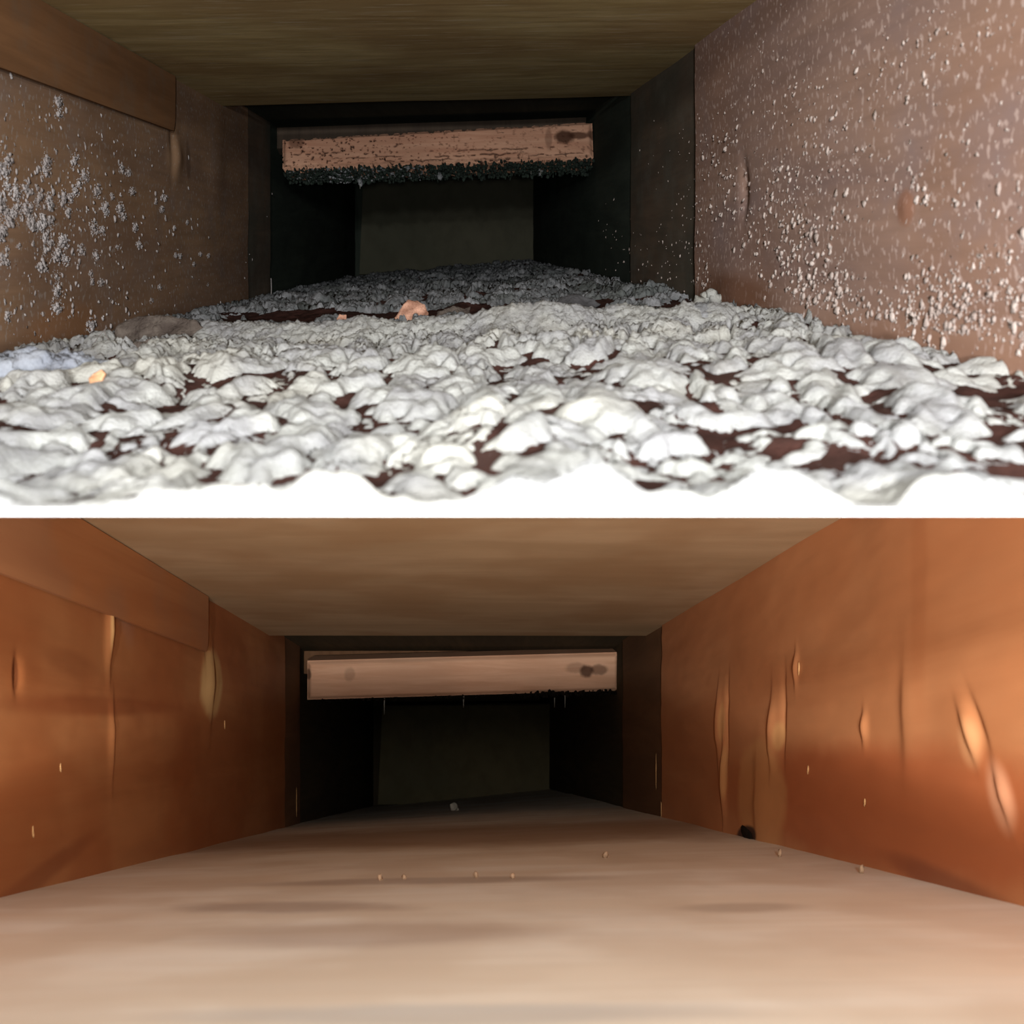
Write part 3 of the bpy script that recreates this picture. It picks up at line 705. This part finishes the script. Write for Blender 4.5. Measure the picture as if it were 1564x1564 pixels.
def inside(d, side, px, py):
    p = on_wall(d, side, px, py); t_ = 0 if side < 0 else 1
    return floor_z(d, t_, p.y) + .006 < p.z < ceil_z(d, t_, p.y) - .006
R = random.Random(5)
it = []; itb = []
while len(it) < 3000:
    px = R.uniform(905, 1564); py = R.uniform(0, 600)
    if not inside(U, 1, px, py): continue
    p = on_wall(U, 1, px, py); rel = (p.z - floor_z(U, 1, p.y)) / (ceil_z(U, 1, p.y) - floor_z(U, 1, p.y))
    dens = (1.05 - rel) ** 1.6 * (.35 + .65 * min(1, (px - 900) / 300))
    if rel < .07: dens *= .25
    if vn(np.array([p.y * 30]), np.array([p.z * 30]), 9)[0] < .35: dens *= .5
    if p.y > .6: dens *= .5
    if R.random() > dens: continue
    sc = (px - 690) / 870
    wv = R.choice([1.3, 1.5, 1.8, 2.3]) * (1 + 2.8 * sc * R.random() ** 2.2) * (1.25 - rel * .7) * (.6 if p.y > .6 else 1)
    it.append((px, py, wv, wv * R.uniform(1.1, 2.6)))
big = sorted(it, key=lambda a: -a[2] * a[3])
specks('dust_grain', w2, U, 1, big[110:], M['dust_wall_r'])
for b in big[:110]: specks('dust_tuft', w2, U, 1, [b, (b[0] + R.uniform(-3, 3), b[1] + R.uniform(3, 7), b[2] * .6, b[3] * .6)], M['dust_wall_r'], None)
it = []
while len(it) < 520:
    px = R.uniform(0, 420); py = R.uniform(20, 560)
    if not inside(U, -1, px, py): continue
    p = on_wall(U, -1, px, py); rel = (p.z - floor_z(U, 0, p.y)) / (ceil_z(U, 0, p.y) - floor_z(U, 0, p.y))
    if rel > .72 and R.random() > .15: continue
    dens = max(.06, 1 - px / 330) * (1.1 - abs(rel - .35) * 1.3)
    if vn(np.array([p.y * 45]), np.array([p.z * 45]), 19)[0] < .4: dens *= .4
    if R.random() > dens: continue
    wv = R.uniform(2, 5) * (1.25 - px / 500)
    it.append((px, py, wv * .8, wv * R.uniform(1.2, 2.4)))
specks('dust_grain', w1, U, -1, it, M['dust_wall'])
# feathery tufts: clusters of grains, large near the left edge of the frame
for i in range(95):
    for _ in range(200):
        px = 330 * R.random() ** 2.0; py = R.gauss(330 + px * .1, 75)
        if 150 < py < 520 and inside(U, -1, px, py): break
    size = (26 - px * .075) * R.uniform(.45, 1.2)
    if size < 5: size = 5
    ks = []
    for k in range(int(6 + size * .5)):
        a = R.uniform(0, 6.28); rr = R.random() * size * .3
        g_ = R.uniform(.16, .34) * size + 1.5
        ks.append((max(-30, px + math.cos(a) * rr * .8), py + math.sin(a) * rr * 1.3, g_ * .8, g_))
    for k in range(int(16 + size * 1.6)):
        a = R.uniform(0, 6.28); rr = (R.random() ** .5) * size * .62
        g_ = R.uniform(1.2, 2.6) * (.6 + size / 40)
        ks.append((max(-30, px + math.cos(a) * rr * .8), py + math.sin(a) * rr * 1.2, g_ * .8, g_ * R.uniform(1, 1.8)))
    specks('dust_tuft', w1, U, -1, ks, M['dust_wall'], None)

# ------------------------------------------------------------------ small bits in the lower duct
M['bit_grey'] = dustmat('bit_grey', srgb(190, 180, 165), srgb(150, 145, 132), 200)
M['bit_pale'] = dustmat('bit_pale', srgb(190, 158, 128), srgb(170, 140, 112), 200)
M['splinter'] = dustmat('splinter_pale', srgb(220, 172, 118), srgb(200, 150, 98), 200)
def bit(px, py, w_, h_, mat, label):
    p = on_floor(D, px, py); k = p.y / F
    me = blob_mesh([((0, 0, h_ * k * .45), (w_ * k * .45, .001, h_ * k * .5)), ((w_ * k * .2, .001, h_ * k * .1), (w_ * k * .35, .001, h_ * k * .3))], mat, 2, .35, 2, int(px))
    o = bpy.data.objects.new('debris_crumb', me); o.location = p; link(o, None, label=label, category='crumb')
bit(693, 1238, 14, 13, M['bit_grey'], 'grey crumb on the floor in front of the dark brown panel')
bit(925, 1311, 10, 12, M['bit_pale'], 'pale crumb on the clean floor right of centre')
bit(1191, 1309, 6, 13, M['bit_pale'], 'pale crumb on the clean floor beside the knot in right wall')
bit(580, 1345, 8, 10, M['bit_pale'], 'pale crumb, leftmost of the row across the clean floor')
bit(617, 1343, 7, 8, M['bit_pale'], 'small pale crumb right beside the leftmost crumb of the row')
bit(727, 1341, 7, 11, M['bit_pale'], 'upright pale crumb at the middle of the row on the floor')
bit(783, 1342, 8, 10, M['bit_pale'], 'pale crumb, rightmost of the row across the clean floor')
bit(1316, 1334, 8, 14, M['bit_pale'], 'slanted pale crumb on the clean floor nearest the right wall')
def splinter(side, px, py, h_, w_, label):
    p = on_wall(D, side, px, py); k = p.y / F
    me = blob_mesh([((0, 0, 0), (.0004, max(.0004, w_ * k * .6), h_ * k * .5)), ((0, .0004, -h_ * k * .3), (.0004, w_ * k * .5, h_ * k * .35))], M['splinter'], 2, .3, 2, int(py))
    o = bpy.data.objects.new('wood_splinter', me); o.location = p + Vector((.0006 * -side, 0, 0)); link(o, None, label=label, category='splinter')
splinter(-1, 452, 1222, 42, 1.2, 'long pale splinter at the foot of the far left wall')
splinter(-1, 162, 952, 34, 1.6, 'pale splinter high on the near left orange wall')
splinter(-1, 172, 1140, 22, 1.2, 'pale splinter midway down the near left orange wall')
splinter(-1, 342, 1106, 12, .8, 'tiny splinter below the pale knot on the left wall')
splinter(-1, 90, 1172, 14, 1.0, 'short splinter low on the left wall, second from frame edge')
splinter(-1, 48, 1270, 18, 1.0, 'short splinter low on the left wall nearest the frame edge')
splinter(1, 1003, 1175, 45, 1.6, 'long pale splinter on the seam of the far right wall')
splinter(1, 1011, 1235, 24, 1.0, 'pale splinter at the foot of the seam in right wall')
splinter(1, 1108, 1195, 30, 1.6, 'pale torn splinter below the left bulge of right wall')
splinter(1, 1222, 1020, 20, 1.0, 'thin splinter above the right bulge of right wall')
splinter(1, 1236, 1175, 12, 1.0, 'tiny pale splinter right of the pale strip on right wall')
splinter(1, 1323, 1225, 12, 1.0, 'tiny splinter in the reddish lower half of right wall')
# knot hole at the foot of the lower right wall
p = on_wall(D, 1, 1141, 1277); k = p.y / F
me = blob_mesh([((0, 0, 0), (.0014, .015, .0048)), ((0, .006, .0015), (.001, .008, .0035))], M['lint_black'], 3, .2, 2, 4)
o = bpy.data.objects.new('resin_knot', me); o.location = p - Vector((.000, 0, 0)); link(o, None, label='black knot at the foot of the clean right wall', category='knot')
